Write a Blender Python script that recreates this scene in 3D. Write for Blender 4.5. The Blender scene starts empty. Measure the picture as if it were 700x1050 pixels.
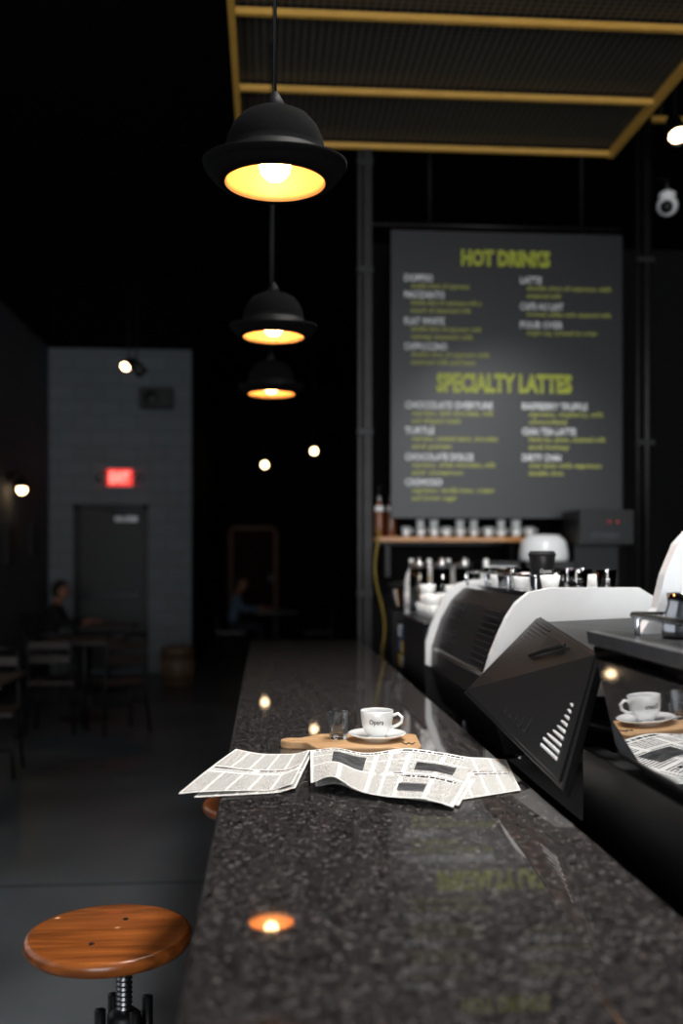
import bpy, math, random
from mathutils import Vector, Matrix
random.seed(7)
scene = bpy.context.scene
V = Vector

# ------------------------------------------------------------------ materials
def srgb(c):
    return tuple(((x/255)/12.92 if x/255 <= .04045 else ((x/255+.055)/1.055)**2.4) for x in c) + (1,)

def newmat(name):
    m = bpy.data.materials.new(name); m.use_nodes = True
    nt = m.node_tree
    return m, nt, nt.nodes['Principled BSDF']

def mat(name, col, rough=.5, metal=0, emit=0, ecol=None, var=.12, scale=20, bump=0, trans=0, spec=.5, coat=0):
    m, nt, b = newmat(name)
    c = srgb(col)
    tc = nt.nodes.new('ShaderNodeTexCoord')
    nz = nt.nodes.new('ShaderNodeTexNoise'); nz.inputs['Scale'].default_value = scale
    nz.inputs['Detail'].default_value = 3
    nt.links.new(tc.outputs['Object'], nz.inputs['Vector'])
    rp = nt.nodes.new('ShaderNodeValToRGB')
    rp.color_ramp.elements[0].position = .3; rp.color_ramp.elements[1].position = .7
    rp.color_ramp.elements[0].color = tuple(max(0, x*(1-var)) for x in c[:3]) + (1,)
    rp.color_ramp.elements[1].color = tuple(min(1, x*(1+var)) for x in c[:3]) + (1,)
    nt.links.new(nz.outputs['Fac'], rp.inputs['Fac'])
    nt.links.new(rp.outputs['Color'], b.inputs['Base Color'])
    b.inputs['Roughness'].default_value = rough
    b.inputs['Metallic'].default_value = metal
    b.inputs['Specular IOR Level'].default_value = spec
    b.inputs['Transmission Weight'].default_value = trans
    b.inputs['Coat Weight'].default_value = coat
    if emit:
        b.inputs['Emission Color'].default_value = srgb(ecol or col)
        b.inputs['Emission Strength'].default_value = emit
    if bump:
        bp = nt.nodes.new('ShaderNodeBump'); bp.inputs['Strength'].default_value = bump
        bp.inputs['Distance'].default_value = .01
        nt.links.new(nz.outputs['Fac'], bp.inputs['Height'])
        nt.links.new(bp.outputs['Normal'], b.inputs['Normal'])
    return m

def granite():
    m, nt, b = newmat('granite')
    tc = nt.nodes.new('ShaderNodeTexCoord')
    vo = nt.nodes.new('ShaderNodeTexVoronoi'); vo.inputs['Scale'].default_value = 300
    wn = nt.nodes.new('ShaderNodeTexNoise'); wn.inputs['Scale'].default_value = 90; wn.inputs['Detail'].default_value = 5
    ad = nt.nodes.new('ShaderNodeMixRGB'); ad.blend_type = 'ADD'; ad.inputs[0].default_value = .012
    nt.links.new(tc.outputs['Object'], ad.inputs[1]); nt.links.new(tc.outputs['Object'], wn.inputs['Vector'])
    nt.links.new(wn.outputs['Color'], ad.inputs[2])
    nt.links.new(ad.outputs[0], vo.inputs['Vector'])
    sp = nt.nodes.new('ShaderNodeSeparateColor'); nt.links.new(vo.outputs['Color'], sp.inputs[0])
    n2 = nt.nodes.new('ShaderNodeTexNoise'); n2.inputs['Scale'].default_value = 70; n2.inputs['Detail'].default_value = 5
    nt.links.new(tc.outputs['Object'], n2.inputs['Vector'])
    ma = nt.nodes.new('ShaderNodeMath'); ma.operation = 'MULTIPLY_ADD'
    nt.links.new(n2.outputs['Fac'], ma.inputs[0]); ma.inputs[1].default_value = 1.3
    nt.links.new(sp.outputs[0], ma.inputs[2])
    m2 = nt.nodes.new('ShaderNodeMath'); m2.operation = 'MULTIPLY'; m2.inputs[1].default_value = .5
    nt.links.new(ma.outputs[0], m2.inputs[0])
    rp = nt.nodes.new('ShaderNodeValToRGB'); cr = rp.color_ramp
    cr.elements[0].position = .30; cr.elements[0].color = srgb((10, 10, 12))
    cr.elements[1].position = .88; cr.elements[1].color = srgb((135, 129, 126))
    for p, c in ((.45, (20, 20, 22)), (.55, (56, 52, 51)), (.66, (80, 74, 72)), (.74, (28, 28, 30))):
        e = cr.elements.new(p); e.color = srgb(c)
    nt.links.new(m2.outputs[0], rp.inputs['Fac'])
    nt.links.new(rp.outputs['Color'], b.inputs['Base Color'])
    b.inputs['Roughness'].default_value = .03
    b.inputs['Specular IOR Level'].default_value = 1.0
    return m

def meshmat():
    m, nt, b = newmat('canopy_mesh'); L = nt.links.new
    tc = nt.nodes.new('ShaderNodeTexCoord'); sx = nt.nodes.new('ShaderNodeSeparateXYZ'); L(tc.outputs['Object'], sx.inputs[0])
    outs = []
    for a in (0, 1):
        mu = nt.nodes.new('ShaderNodeMath'); mu.operation = 'MULTIPLY'; mu.inputs[1].default_value = 28; L(sx.outputs[a], mu.inputs[0])
        fr = nt.nodes.new('ShaderNodeMath'); fr.operation = 'FRACT'; L(mu.outputs[0], fr.inputs[0])
        lt = nt.nodes.new('ShaderNodeMath'); lt.operation = 'LESS_THAN'; lt.inputs[1].default_value = .28; L(fr.outputs[0], lt.inputs[0])
        outs.append(lt.outputs[0])
    mx = nt.nodes.new('ShaderNodeMath'); mx.operation = 'MAXIMUM'; L(outs[0], mx.inputs[0]); L(outs[1], mx.inputs[1])
    c = nt.nodes.new('ShaderNodeMixRGB'); L(mx.outputs[0], c.inputs[0]); c.inputs[1].default_value = srgb((10, 10, 9)); c.inputs[2].default_value = srgb((74, 70, 62))
    L(c.outputs[0], b.inputs['Base Color']); b.inputs['Roughness'].default_value = .6
    return m

def wood(name, c1, c2, rough=.35, axis=0, sc=6, coat=.2):
    m, nt, b = newmat(name)
    tc = nt.nodes.new('ShaderNodeTexCoord')
    mp = nt.nodes.new('ShaderNodeMapping')
    s = [14, 14, 14]; s[axis] = 1.5
    mp.inputs['Scale'].default_value = s
    nt.links.new(tc.outputs['Object'], mp.inputs['Vector'])
    nz = nt.nodes.new('ShaderNodeTexNoise'); nz.inputs['Scale'].default_value = sc; nz.inputs['Detail'].default_value = 6
    nz.inputs['Distortion'].default_value = .6
    nt.links.new(mp.outputs[0], nz.inputs['Vector'])
    rp = nt.nodes.new('ShaderNodeValToRGB')
    rp.color_ramp.elements[0].position = .3; rp.color_ramp.elements[1].position = .7
    rp.color_ramp.elements[0].color = srgb(c1); rp.color_ramp.elements[1].color = srgb(c2)
    nt.links.new(nz.outputs['Fac'], rp.inputs['Fac'])
    nt.links.new(rp.outputs['Color'], b.inputs['Base Color'])
    b.inputs['Roughness'].default_value = rough; b.inputs['Coat Weight'].default_value = coat
    return m

def blocks(name, c, cm):
    m, nt, b = newmat(name)
    tc = nt.nodes.new('ShaderNodeTexCoord')
    sx = nt.nodes.new('ShaderNodeSeparateXYZ'); nt.links.new(tc.outputs['Object'], sx.inputs[0])
    add = nt.nodes.new('ShaderNodeMath'); add.operation = 'ADD'
    nt.links.new(sx.outputs['X'], add.inputs[0]); nt.links.new(sx.outputs['Y'], add.inputs[1])
    cx = nt.nodes.new('ShaderNodeCombineXYZ'); nt.links.new(add.outputs[0], cx.inputs['X']); nt.links.new(sx.outputs['Z'], cx.inputs['Y'])
    br = nt.nodes.new('ShaderNodeTexBrick')
    br.inputs['Scale'].default_value = 1; br.inputs['Brick Width'].default_value = .4; br.inputs['Row Height'].default_value = .2
    br.inputs['Mortar Size'].default_value = .008; br.inputs['Mortar Smooth'].default_value = .3
    a = srgb(c)
    br.inputs['Color1'].default_value = a; br.inputs['Color2'].default_value = tuple(x*.88 for x in a[:3])+(1,)
    br.inputs['Mortar'].default_value = srgb(cm)
    nt.links.new(cx.outputs[0], br.inputs['Vector'])
    nt.links.new(br.outputs['Color'], b.inputs['Base Color'])
    bp = nt.nodes.new('ShaderNodeBump'); bp.inputs['Strength'].default_value = .4; bp.invert = True; bp.inputs['Distance'].default_value = .01
    nt.links.new(br.outputs['Fac'], bp.inputs['Height']); nt.links.new(bp.outputs['Normal'], b.inputs['Normal'])
    b.inputs['Roughness'].default_value = .8
    return m

def concrete(name, c):
    m, nt, b = newmat(name)
    tc = nt.nodes.new('ShaderNodeTexCoord')
    n1 = nt.nodes.new('ShaderNodeTexNoise'); n1.inputs['Scale'].default_value = 1.3; n1.inputs['Detail'].default_value = 8
    nt.links.new(tc.outputs['Object'], n1.inputs['Vector'])
    rp = nt.nodes.new('ShaderNodeValToRGB'); a = srgb(c)
    rp.color_ramp.elements[0].position = .3; rp.color_ramp.elements[1].position = .75
    rp.color_ramp.elements[0].color = tuple(x*.7 for x in a[:3])+(1,); rp.color_ramp.elements[1].color = tuple(x*1.25 for x in a[:3])+(1,)
    nt.links.new(n1.outputs['Fac'], rp.inputs['Fac'])
    nt.links.new(rp.outputs['Color'], b.inputs['Base Color'])
    r2 = nt.nodes.new('ShaderNodeMapRange'); r2.inputs['To Min'].default_value = .28; r2.inputs['To Max'].default_value = .5
    nt.links.new(n1.outputs['Fac'], r2.inputs['Value']); nt.links.new(r2.outputs[0], b.inputs['Roughness'])
    return m

def newsprint(name, rows, duty, wscale, wth, cols, ink, paper=(236, 234, 229)):
    m, nt, b = newmat(name)
    L = nt.links.new
    def math_(op, a, bb=None):
        n = nt.nodes.new('ShaderNodeMath'); n.operation = op
        for i, x in enumerate((a, bb)):
            if x is None: continue
            if isinstance(x, (int, float)): n.inputs[i].default_value = x
            else: L(x, n.inputs[i])
        return n.outputs[0]
    tc = nt.nodes.new('ShaderNodeTexCoord'); sx = nt.nodes.new('ShaderNodeSeparateXYZ'); L(tc.outputs['UV'], sx.inputs[0])
    u, v = sx.outputs[0], sx.outputs[1]
    line = math_('LESS_THAN', math_('FRACT', math_('MULTIPLY', v, rows)), duty)
    cf = math_('FRACT', math_('MULTIPLY', u, cols))
    colm = math_('MULTIPLY', math_('GREATER_THAN', cf, .07), math_('LESS_THAN', cf, .93))
    cx = nt.nodes.new('ShaderNodeCombineXYZ')
    L(math_('MULTIPLY', u, wscale), cx.inputs[0]); L(math_('FLOOR', math_('MULTIPLY', v, rows)), cx.inputs[1])
    nz = nt.nodes.new('ShaderNodeTexNoise'); nz.inputs['Scale'].default_value = 1; nz.inputs['Detail'].default_value = 2; L(cx.outputs[0], nz.inputs['Vector'])
    word = math_('GREATER_THAN', nz.outputs['Fac'], wth)
    f = math_('MULTIPLY', math_('MULTIPLY', line, colm), word)
    mx = nt.nodes.new('ShaderNodeMixRGB'); L(f, mx.inputs[0]); mx.inputs[1].default_value = srgb(paper); mx.inputs[2].default_value = srgb(ink)
    L(mx.outputs[0], b.inputs['Base Color']); b.inputs['Roughness'].default_value = .9
    b.inputs['Specular IOR Level'].default_value = .15
    return m

M = {}
M['granite'] = granite()
M['felt'] = mat('black_felt', (8, 8, 8), .95, bump=.1, scale=120, spec=.08)
M['band'] = mat('satin_band', (6, 6, 6), .6, spec=.2)
M['gold'] = mat('gold_lining', (250, 184, 116), .45, metal=.1)
M['bulb'] = mat('bulb_glow', (255, 224, 170), emit=28, ecol=(255, 206, 142))
M['bulb2'] = mat('bulb_far', (255, 224, 180), emit=14, ecol=(255, 215, 165))
M['bulbdim'] = mat('bulb_dim', (255, 150, 60), emit=1.2, ecol=(255, 140, 50))
M['black'] = mat('black_plastic', (12, 12, 13), .42, spec=.4)
M['blackm'] = mat('black_steel', (22, 22, 23), .45, metal=.3)
M['iron'] = mat('raw_iron', (42, 41, 40), .45, metal=.7)
M['matte'] = mat('matte_black', (9, 9, 9), .85, spec=.2)
M['dark'] = mat('dark_paint', (16, 16, 18), .7, spec=.3)
M['white'] = mat('white_enamel', (240, 240, 240), .22, var=.02)
M['porcelain'] = mat('porcelain', (240, 240, 238), .1, var=.01, coat=.5)
M['chrome'] = mat('chrome', (205, 205, 208), .12, metal=1, var=.03)
M['mirror'] = mat('mirror_panel', (190, 192, 196), .03, metal=1, var=.02)
M['steel'] = mat('steel', (150, 150, 152), .3, metal=1)
M['steeld'] = mat('steel_dark', (60, 60, 62), .4, metal=1)
M['slot'] = mat('vent_slot', (240, 240, 240), .4)
M['glass'] = mat('clear_glass', (245, 248, 250), .02, trans=1, var=.01)
M['yellowwood'] = wood('canopy_brass_trim', (190, 142, 58), (214, 166, 76), .5, 0)
M['seatwood'] = wood('seat_wood', (112, 58, 24), (176, 98, 42), .3, 0, 3, .3)
M['boardwood'] = wood('maple_board', (176, 134, 92), (208, 168, 122), .45, 0, 4, .1)
M['tablewood'] = wood('table_wood', (32, 20, 14), (50, 32, 20), .5, 0, 3)
M['shelfwood'] = wood('shelf_wood', (160, 104, 52), (200, 138, 70), .5, 0, 3)
M['binwood'] = wood('bin_wood', (84, 64, 48), (118, 92, 70), .6, 2, 3)
M['panel'] = meshmat()
M['board'] = mat('menu_surface', (32, 32, 35), .4, var=.04, scale=3)
M['lime'] = mat('lime_paint', (182, 190, 52), .6)
M['limed'] = mat('lime_dim_paint', (170, 174, 76), .6)
M['chalk'] = mat('chalk_white', (228, 228, 228), .6)
M['red'] = mat('red_led', (120, 20, 15), emit=.5, ecol=(255, 40, 25))
M['exitred'] = mat('exit_face', (190, 40, 35), emit=1.3, ecol=(255, 60, 50))
M['exitw'] = mat('exit_letters', (255, 150, 140), emit=3, ecol=(255, 130, 120))
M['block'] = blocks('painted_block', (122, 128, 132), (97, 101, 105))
M['blockshade'] = blocks('painted_block_shaded', (74, 78, 82), (56, 59, 62))  # shaded copy of the block wall: side wall's weaker light put into the colour
M['floor'] = concrete('polished_concrete', (86, 91, 94))
M['joint'] = mat('floor_joint', (24, 24, 25), .9)
M['ceil'] = mat('ceiling_black', (7, 7, 7), .95, spec=.1)
M['farwall'] = mat('far_wall', (20, 17, 16), .9, spec=.1)
M['doorp'] = mat('door_paint', (30, 32, 34), .5)
M['doorw'] = mat('door_wood', (50, 34, 27), .8, spec=.1)
M['doorf'] = mat('door_frame_wood', (150, 122, 104), .8, spec=.1)
M['yhose'] = mat('yellow_hose', (150, 126, 40), .5)
M['ylabel'] = mat('yellow_label', (215, 180, 70), .5)
M['blabel'] = mat('blue_label', (70, 95, 150), .5)
M['amber'] = mat('amber_syrup', (120, 62, 20), .15)
M['skin'] = mat('skin', (150, 104, 82), .7)
M['hair'] = mat('hair', (24, 18, 14), .8)
M['shirtd'] = mat('shirt_dark', (20, 20, 24), .9)
M['shirtb'] = mat('shirt_blue', (80, 98, 118), .9)
M['trouser'] = mat('trousers', (28, 30, 40), .9)
M['shoe'] = mat('shoes', (20, 18, 16), .6)
M['eye'] = mat('eye', (40, 30, 25), .2)
M['lip'] = mat('lip', (140, 80, 74), .6)
M['ntext'] = newsprint('news_text', 38, .5, 150, .43, 5, (70, 69, 68))
M['nhead'] = newsprint('news_headline', 16, .58, 60, .45, 2, (26, 26, 28))
M['nphoto'] = mat('news_photo', (60, 60, 62), .9, var=.85, scale=34)
M['nblank'] = mat('news_blank', (236, 234, 229), .9, var=.02)
M['frame'] = mat('picture_print', (50, 47, 43), .7, var=.5, scale=8)

# ------------------------------------------------------------------ mesh builder
class MB:
    def __init__(s): s.v = []; s.f = []; s.m = []; s.s = []; s.uv = []; s.mats = []
    def mi(s, k):
        if k not in s.mats: s.mats.append(k)
        return s.mats.index(k)
    def add(s, vs, fs, k, smooth=False, X=None, uvs=None):
        o = len(s.v)
        for p in vs:
            p = V(p); s.v.append(X @ p if X is not None else p)
        for i, f in enumerate(fs):
            s.f.append([o+a for a in f])
            s.m.append(s.mi(k[i] if isinstance(k, list) else k)); s.s.append(smooth)
            s.uv.append(uvs[i] if uvs else None)
        return s
    def box(s, lo, hi, k, X=None):
        x0, y0, z0 = lo; x1, y1, z1 = hi
        vs = [(x0,y0,z0),(x1,y0,z0),(x1,y1,z0),(x0,y1,z0),(x0,y0,z1),(x1,y0,z1),(x1,y1,z1),(x0,y1,z1)]
        return s.add(vs, [(0,3,2,1),(4,5,6,7),(0,1,5,4),(1,2,6,5),(2,3,7,6),(3,0,4,7)], k, False, X)
    def lathe(s, prof, k, c=(0,0,0), seg=32, X=None, warp=None, smooth=True):
        vs = []; fs = []; ks = []
        n = len(prof)
        for r, z in prof:
            for j in range(seg):
                a = 2*math.pi*j/seg
                p = V((r*math.cos(a), r*math.sin(a), z))
                if warp: p = warp(p)
                vs.append(p + V(c))
        for i in range(n-1):
            for j in range(seg):
                j2 = (j+1) % seg
                fs.append((i*seg+j, i*seg+j2, (i+1)*seg+j2, (i+1)*seg+j))
                ks.append(k[i] if isinstance(k, list) else k)
        if prof[0][0] > 1e-4: fs.append(tuple(reversed(range(seg)))); ks.append(ks[0])
        if prof[-1][0] > 1e-4: fs.append(tuple((n-1)*seg+j for j in range(seg))); ks.append(ks[-1])
        return s.add(vs, fs, ks, smooth, X)
    def tube(s, pts, r, k, seg=10, X=None):
        pts = [V(p) for p in pts]; n = len(pts); rr = r if isinstance(r, (list, tuple)) else [r]*n
        t0 = (pts[1]-pts[0]).normalized()
        up = V((0,0,1)) if abs(t0.z) < .9 else V((1,0,0))
        a = t0.cross(up).normalized(); vs = []; fs = []
        for i in range(n):
            t = (pts[min(i+1, n-1)]-pts[max(i-1, 0)]).normalized()
            a = (a - t*a.dot(t)).normalized(); b = t.cross(a)
            for j in range(seg):
                an = 2*math.pi*j/seg
                vs.append(pts[i] + (a*math.cos(an)+b*math.sin(an))*rr[i])
        for i in range(n-1):
            for j in range(seg):
                j2 = (j+1) % seg
                fs.append((i*seg+j, i*seg+j2, (i+1)*seg+j2, (i+1)*seg+j))
        fs.append(tuple(reversed(range(seg)))); fs.append(tuple((n-1)*seg+j for j in range(seg)))
        return s.add(vs, fs, k, True, X)
    def prism(s, poly, ext, k, X=None, smooth=False):
        n = len(poly); e = V(ext)
        vs = [V(p) for p in poly] + [V(p)+e for p in poly]
        fs = [tuple(reversed(range(n))), tuple(range(n, 2*n))] + [(i, (i+1) % n, n+(i+1) % n, n+i) for i in range(n)]
        return s.add(vs, fs, k, smooth, X)
    def loft(s, p0, p1, k):
        n = len(p0)
        fs = [tuple(reversed(range(n))), tuple(range(n, 2*n))] + [(i, (i+1) % n, n+(i+1) % n, n+i) for i in range(n)]
        return s.add(list(p0)+list(p1), fs, k)
    def sphere(s, c, r, k, seg=20, X=None, sc=(1,1,1)):
        n = seg//2; prof = [(r*math.sin(math.pi*i/n)*1.0, -r*math.cos(math.pi*i/n)) for i in range(n+1)]
        prof[0] = (1e-5, -r); prof[-1] = (1e-5, r)
        def w(p): return V((p.x*sc[0], p.y*sc[1], p.z*sc[2]))
        return s.lathe(prof, k, c, seg, X, w)
    def grid(s, fn, nu, nv, kf, X=None):
        vs = []; fs = []; ks = []; uv = []
        for j in range(nv+1):
            for i in range(nu+1): vs.append(fn(i/nu, j/nv))
        w = nu+1
        for j in range(nv):
            for i in range(nu):
                fs.append((j*w+i, j*w+i+1, (j+1)*w+i+1, (j+1)*w+i))
                ks.append(kf((i+.5)/nu, (j+.5)/nv) if callable(kf) else kf)
                uv.append([(i/nu, j/nv), ((i+1)/nu, j/nv), ((i+1)/nu, (j+1)/nv), (i/nu, (j+1)/nv)])
        return s.add(vs, fs, ks, True, X, uv)
    def text(s, txt, pos, size, k, width=None, align='LEFT', bold=0, X=None):
        cu = bpy.data.curves.new('t', 'FONT'); cu.body = txt; cu.size = size; cu.offset = bold; cu.align_x = align
        cu.resolution_u = 2
        o = bpy.data.objects.new('t', cu); scene.collection.objects.link(o)
        dg = bpy.context.evaluated_depsgraph_get()
        me = bpy.data.meshes.new_from_object(o.evaluated_get(dg))
        xs = [v.co.x for v in me.vertices]
        sx = 1
        if width and xs: sx = width/(max(xs)-min(xs))
        vs = [V((v.co.x*sx, -v.co.z, v.co.y)) + V(pos) for v in me.vertices]
        s.add(vs, [tuple(p.vertices) for p in me.polygons], k, False, X)
        bpy.data.objects.remove(o); bpy.data.meshes.remove(me); bpy.data.curves.remove(cu)
        return sx
    def build(s, name, bevel=0, bseg=2, hint=None):
        xs = [p.x for p in s.v]; ys = [p.y for p in s.v]; zs = [p.z for p in s.v]
        o = V(hint) if hint else V(((min(xs)+max(xs))/2, (min(ys)+max(ys))/2, min(zs)))
        me = bpy.data.meshes.new(name)
        me.from_pydata([p-o for p in s.v], [], s.f)
        for k in s.mats: me.materials.append(M[k])
        me.polygons.foreach_set('material_index', s.m)
        me.polygons.foreach_set('use_smooth', s.s)
        if any(u for u in s.uv):
            ul = me.uv_layers.new(name='UVMap')
            for p, u in zip(me.polygons, s.uv):
                if u:
                    for li, c in zip(p.loop_indices, u): ul.data[li].uv = c
        me.update()
        ob = bpy.data.objects.new(name, me); ob.location = o
        scene.collection.objects.link(ob)
        if bevel:
            b = ob.modifiers.new('bevel', 'BEVEL'); b.width = bevel; b.segments = bseg; b.limit_method = 'ANGLE'; b.angle_limit = math.radians(40)
        return ob

def T(x, y, z=0, rz=0): return Matrix.Translation((x, y, z)) @ Matrix.Rotation(math.radians(rz), 4, 'Z')

# ------------------------------------------------------------------ room shell
XL, XR, YF, YB, ZC = -2.85, 5.0, -4.0, 21.5, 5.2
MB().box((XL-.2, YF-.2, -.1), (XR+.2, YB+.2, 0), 'floor').build('floor')
m = MB(); m.box((XL, 4.70, 0), (XR, 4.715, .001), 'joint'); m.box((XL, 10.7, 0), (XR, 10.715, .001), 'joint'); m.build('trim_floor_joint')
MB().box((XL-.2, YF-.2, ZC), (XR+.2, YB+.2, ZC+.1), 'ceil').build('ceiling')
m = MB()
m.box((XL-.2, YF, 0), (XL, .5, 4.28), 'blockshade'); m.box((XL-.2, 7.5, 0), (XL, 13.35, 4.28), 'blockshade')
m.box((XL-.2, .5, 0), (XL, 7.5, .9), 'blockshade'); m.box((XL-.2, .5, 3.3), (XL, 7.5, 4.28), 'blockshade')
m.box((XL-.2, YF, 4.28), (XL, 13.35, ZC), 'ceil')
m.build('wall_left')
m = MB()
for y in (.5, 2.23, 3.97, 5.7, 7.44): m.box((XL-.14, y, .9), (XL-.06, y+.06, 3.3), 'blackm')
for z in (.9, 2.4, 3.24): m.box((XL-.14, .5, z), (XL-.06, 7.5, z+.06), 'blackm')
m.build('window_1')
m = MB()
m.box((XL-.2, 13.35, 0), (-2.54, 13.55, 4.28), 'block'); m.box((-1.56, 13.35, 0), (-.996, 13.55, 4.28), 'block')
m.box((-2.54, 13.35, 2.23), (-1.56, 13.55, 4.28), 'block'); m.box((XL-.2, 13.35, 4.28), (-.996, 13.55, ZC), 'ceil')
m.build('wall_back')
m = MB(); m.box((-1.2, 13.55, 0), (-.996, YB, 4.28), 'farwall'); m.box((-1.2, 13.55, 4.28), (-.996, YB, ZC), 'ceil'); m.build('wall_corridor')
MB().box((-1.2, YB, 0), (XR+.2, YB+.2, ZC), 'farwall').build('wall_far')
MB().box((XR, YF, 0), (XR+.2, YB, ZC), 'dark').build('wall_right')
m = MB()
m.box((XL-.2, YF-.2, 0), (XR+.2, YF, .5), 'dark'); m.box((XL-.2, YF-.2, 3.6), (XR+.2, YF, ZC), 'dark')
m.box((XL-.2, YF-.2, .5), (-2.3, YF, 3.6), 'dark'); m.box((4.3, YF-.2, .5), (XR+.2, YF, 3.6), 'dark')
m.build('wall_front')
m = MB()
for x in (-2.3, -.65, 1.0, 2.65, 4.24): m.box((x, YF-.14, .5), (x+.06, YF-.06, 3.6), 'blackm')
for z in (.5, 2.7, 3.54): m.box((-2.3, YF-.14, z), (4.3, YF-.06, z+.06), 'blackm')
m.build('window_2')
MB().box((XL, 7.6, 0), (XL+.015, 13.35, .12), 'dark').build('baseboard_left')
m = MB()
m.box((-2.54, 13.36, 0), (-2.47, 13.5, 2.23), 'blackm'); m.box((-1.63, 13.36, 0), (-1.56, 13.5, 2.23), 'blackm'); m.box((-2.54, 13.36, 2.16), (-1.56, 13.5, 2.23), 'blackm')
m.box((-2.465, 13.40, .01), (-1.635, 13.45, 2.155), 'doorp')
m.box((-2.40, 13.34, 1.0), (-1.75, 13.37, 1.05), 'steeld'); m.box((-2.42, 13.34, .98), (-2.36, 13.40, 1.08), 'steeld'); m.box((-1.76, 13.34, .98), (-1.70, 13.40, 1.08), 'steeld')
m.box((-2.0, 13.34, 2.0), (-1.70, 13.40, 2.07), 'steel')
m.tube([(-1.85, 13.33, 2.03), (-1.95, 13.28, 2.1), (-2.1, 13.36, 2.18)], .008, 'steeld')
m.build('door_1', .004)
m = MB()
m.box((-.80, 21.38, 0), (-.72, 21.49, 2.2), 'doorf'); m.box((.16, 21.38, 0), (.24, 21.49, 2.2), 'doorf'); m.box((-.80, 21.38, 2.12), (.24, 21.49, 2.2), 'doorf')
m.box((-.72, 21.44, 0), (.16, 21.49, 2.12), 'doorw'); m.box((.05, 21.40, 1.0), (.12, 21.45, 1.15), 'steeld')
for z in (.2, 1.2): m.box((-.6, 21.42, z), (.02, 21.45, z+.75), 'doorw')
m.build('door_2', .004)
m = MB()
m.box((-2.08, 13.26, 2.47), (-1.77, 13.35, 2.68), 'exitred')
m.box((-2.09, 13.27, 2.46), (-1.76, 13.35, 2.47), 'white'); m.box((-2.09, 13.27, 2.68), (-1.76, 13.35, 2.69), 'white')
m.text('EXIT', (-1.925, 13.255, 2.51), .19, 'exitw', .25, 'CENTER', .004)
for sx in (-2.17, -1.68):
    m.lathe([(.02, 0), (.055, .05), (.055, .07), (.001, .075)], 'steel', X=Matrix.Translation((sx, 13.33, 2.57)) @ Matrix.Rotation(math.radians(90), 4, 'X'))
m.box((-2.2, 13.32, 2.56), (-1.65, 13.35, 2.58), 'steel')
m.build('exit_sign')
m = MB(); m.box((-1.64, 13.10, 3.48), (-1.22, 13.33, 3.74), 'black'); m.lathe([(.09, 0), (.07, -.01), (.03, -.02), (.001, -.02)], 'blackm', X=Matrix.Translation((-1.50, 13.10, 3.61)) @ Matrix.Rotation(math.radians(-90), 4, 'X'))
m.box((-1.46, 13.3, 3.56), (-1.4, 13.35, 3.66), 'blackm')
m.build('wall_speaker', .01)
m = MB(); sx, sy, sz = XL, 11.3, 2.33
m.lathe([(.05, 0), (.05, .02), (.02, .03)], 'blackm', X=Matrix.Translation((sx, sy, sz+.1)) @ Matrix.Rotation(math.radians(90), 4, 'Y'))
m.tube([(sx+.02, sy, sz+.1), (sx+.09, sy, sz+.15), (sx+.14, sy, sz+.12), (sx+.14, sy, sz+.06)], .01, 'blackm')
m.lathe([(.03, .07), (.04, .06), (.075, -.02), (.08, -.05)], 'blackm', (sx+.14, sy, sz+.02))
m.sphere((sx+.14, sy, sz-.05), .05, 'bulb2')
m.build('wall_sconce')
for yy, zz, w, h in ((11.3, 1.45, .35, .45), (12.4, 1.55, .3, .38)):
    m = MB(); m.box((XL, yy-w/2, zz), (XL+.03, yy+w/2, zz+h), 'black'); m.box((XL+.03, yy-w/2+.04, zz+.04), (XL+.032, yy+w/2-.04, zz+h-.04), 'frame'); m.build('picture_frame')

# ------------------------------------------------------------------ bar counter
CL, CR, CE, CZ = -.088, .52, 5.43, 1.07
m = MB(); m.box((CL, -1.2, CZ-.04), (CR, CE, CZ), 'granite'); m.box((.22, -1.15, 0), (.50, CE-.05, CZ-.04), 'dark')
for y in (0, 1.1, 2.2, 3.3, 4.4): m.box((.19, y, .12), (.22, y+.9, .95), 'blackm')
m.build('bar_counter', .006, 3)
m = MB(); m.box((.56, .2, .88), (1.38, 5.3, .92), 'steeld'); m.box((.58, .2, 0), (1.35, 5.3, .88), 'dark'); m.build('bar_worktop', .004)
m = MB(); m.box((.66, 5.62, .90), (2.14, 6.3, .94), 'steeld'); m.box((.68, 5.68, 0), (2.12, 6.3, .90), 'dark')
for i in range(3): m.box((.72+i*.47, 5.66, .1), (1.14+i*.47, 5.68, .85), 'blackm')
m.build('back_bar_cabinet', .004)
m = MB(); m.box((.66, 6.55, 0), (XR, 6.7, 3.6), 'matte'); m.build('wall_bar')

# ------------------------------------------------------------------ canopy with posts
m = MB(); CAN = 3.79
for y in (5.5, 4.86, 4.18, 3.50, 2.82, 2.14, 1.46): m.box((-.13, y-.012, CAN), (1.95, y+.012, CAN+.028), 'yellowwood')
m.box((-.160, 1.43, CAN-.002), (-.13, 5.52, CAN+.040), 'yellowwood'); m.box((1.93, 1.43, CAN-.002), (1.96, 5.52, CAN+.040), 'yellowwood')
m.box((-.155, 1.44, CAN+.042), (1.955, 5.51, CAN+.06), 'panel')
m.box((1.975, 5.9, 4.18), (4.99, 5.93, 4.21), 'yellowwood')
for x in (0, 1.8):
    for y in (1.6, 4.9): m.tube([(x, y, CAN+.05), (x, y, ZC)], .012, 'blackm')
for x in (2.4, 4.8): m.tube([(x, 5.915, 4.2), (x, 5.915, ZC)], .012, 'blackm')
m.build('ceiling_canopy')
m = MB()
m.box((.535, 5.49, 0), (.585, 5.54, CAN-.003), 'iron'); m.box((.505, 5.51, 0), (.53, 5.535, CAN-.003), 'iron')
for z in (.4, 1.3, 2.2, 3.1, 3.7): m.box((.50, 5.485, z), (.59, 5.545, z+.04), 'blackm')
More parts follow.
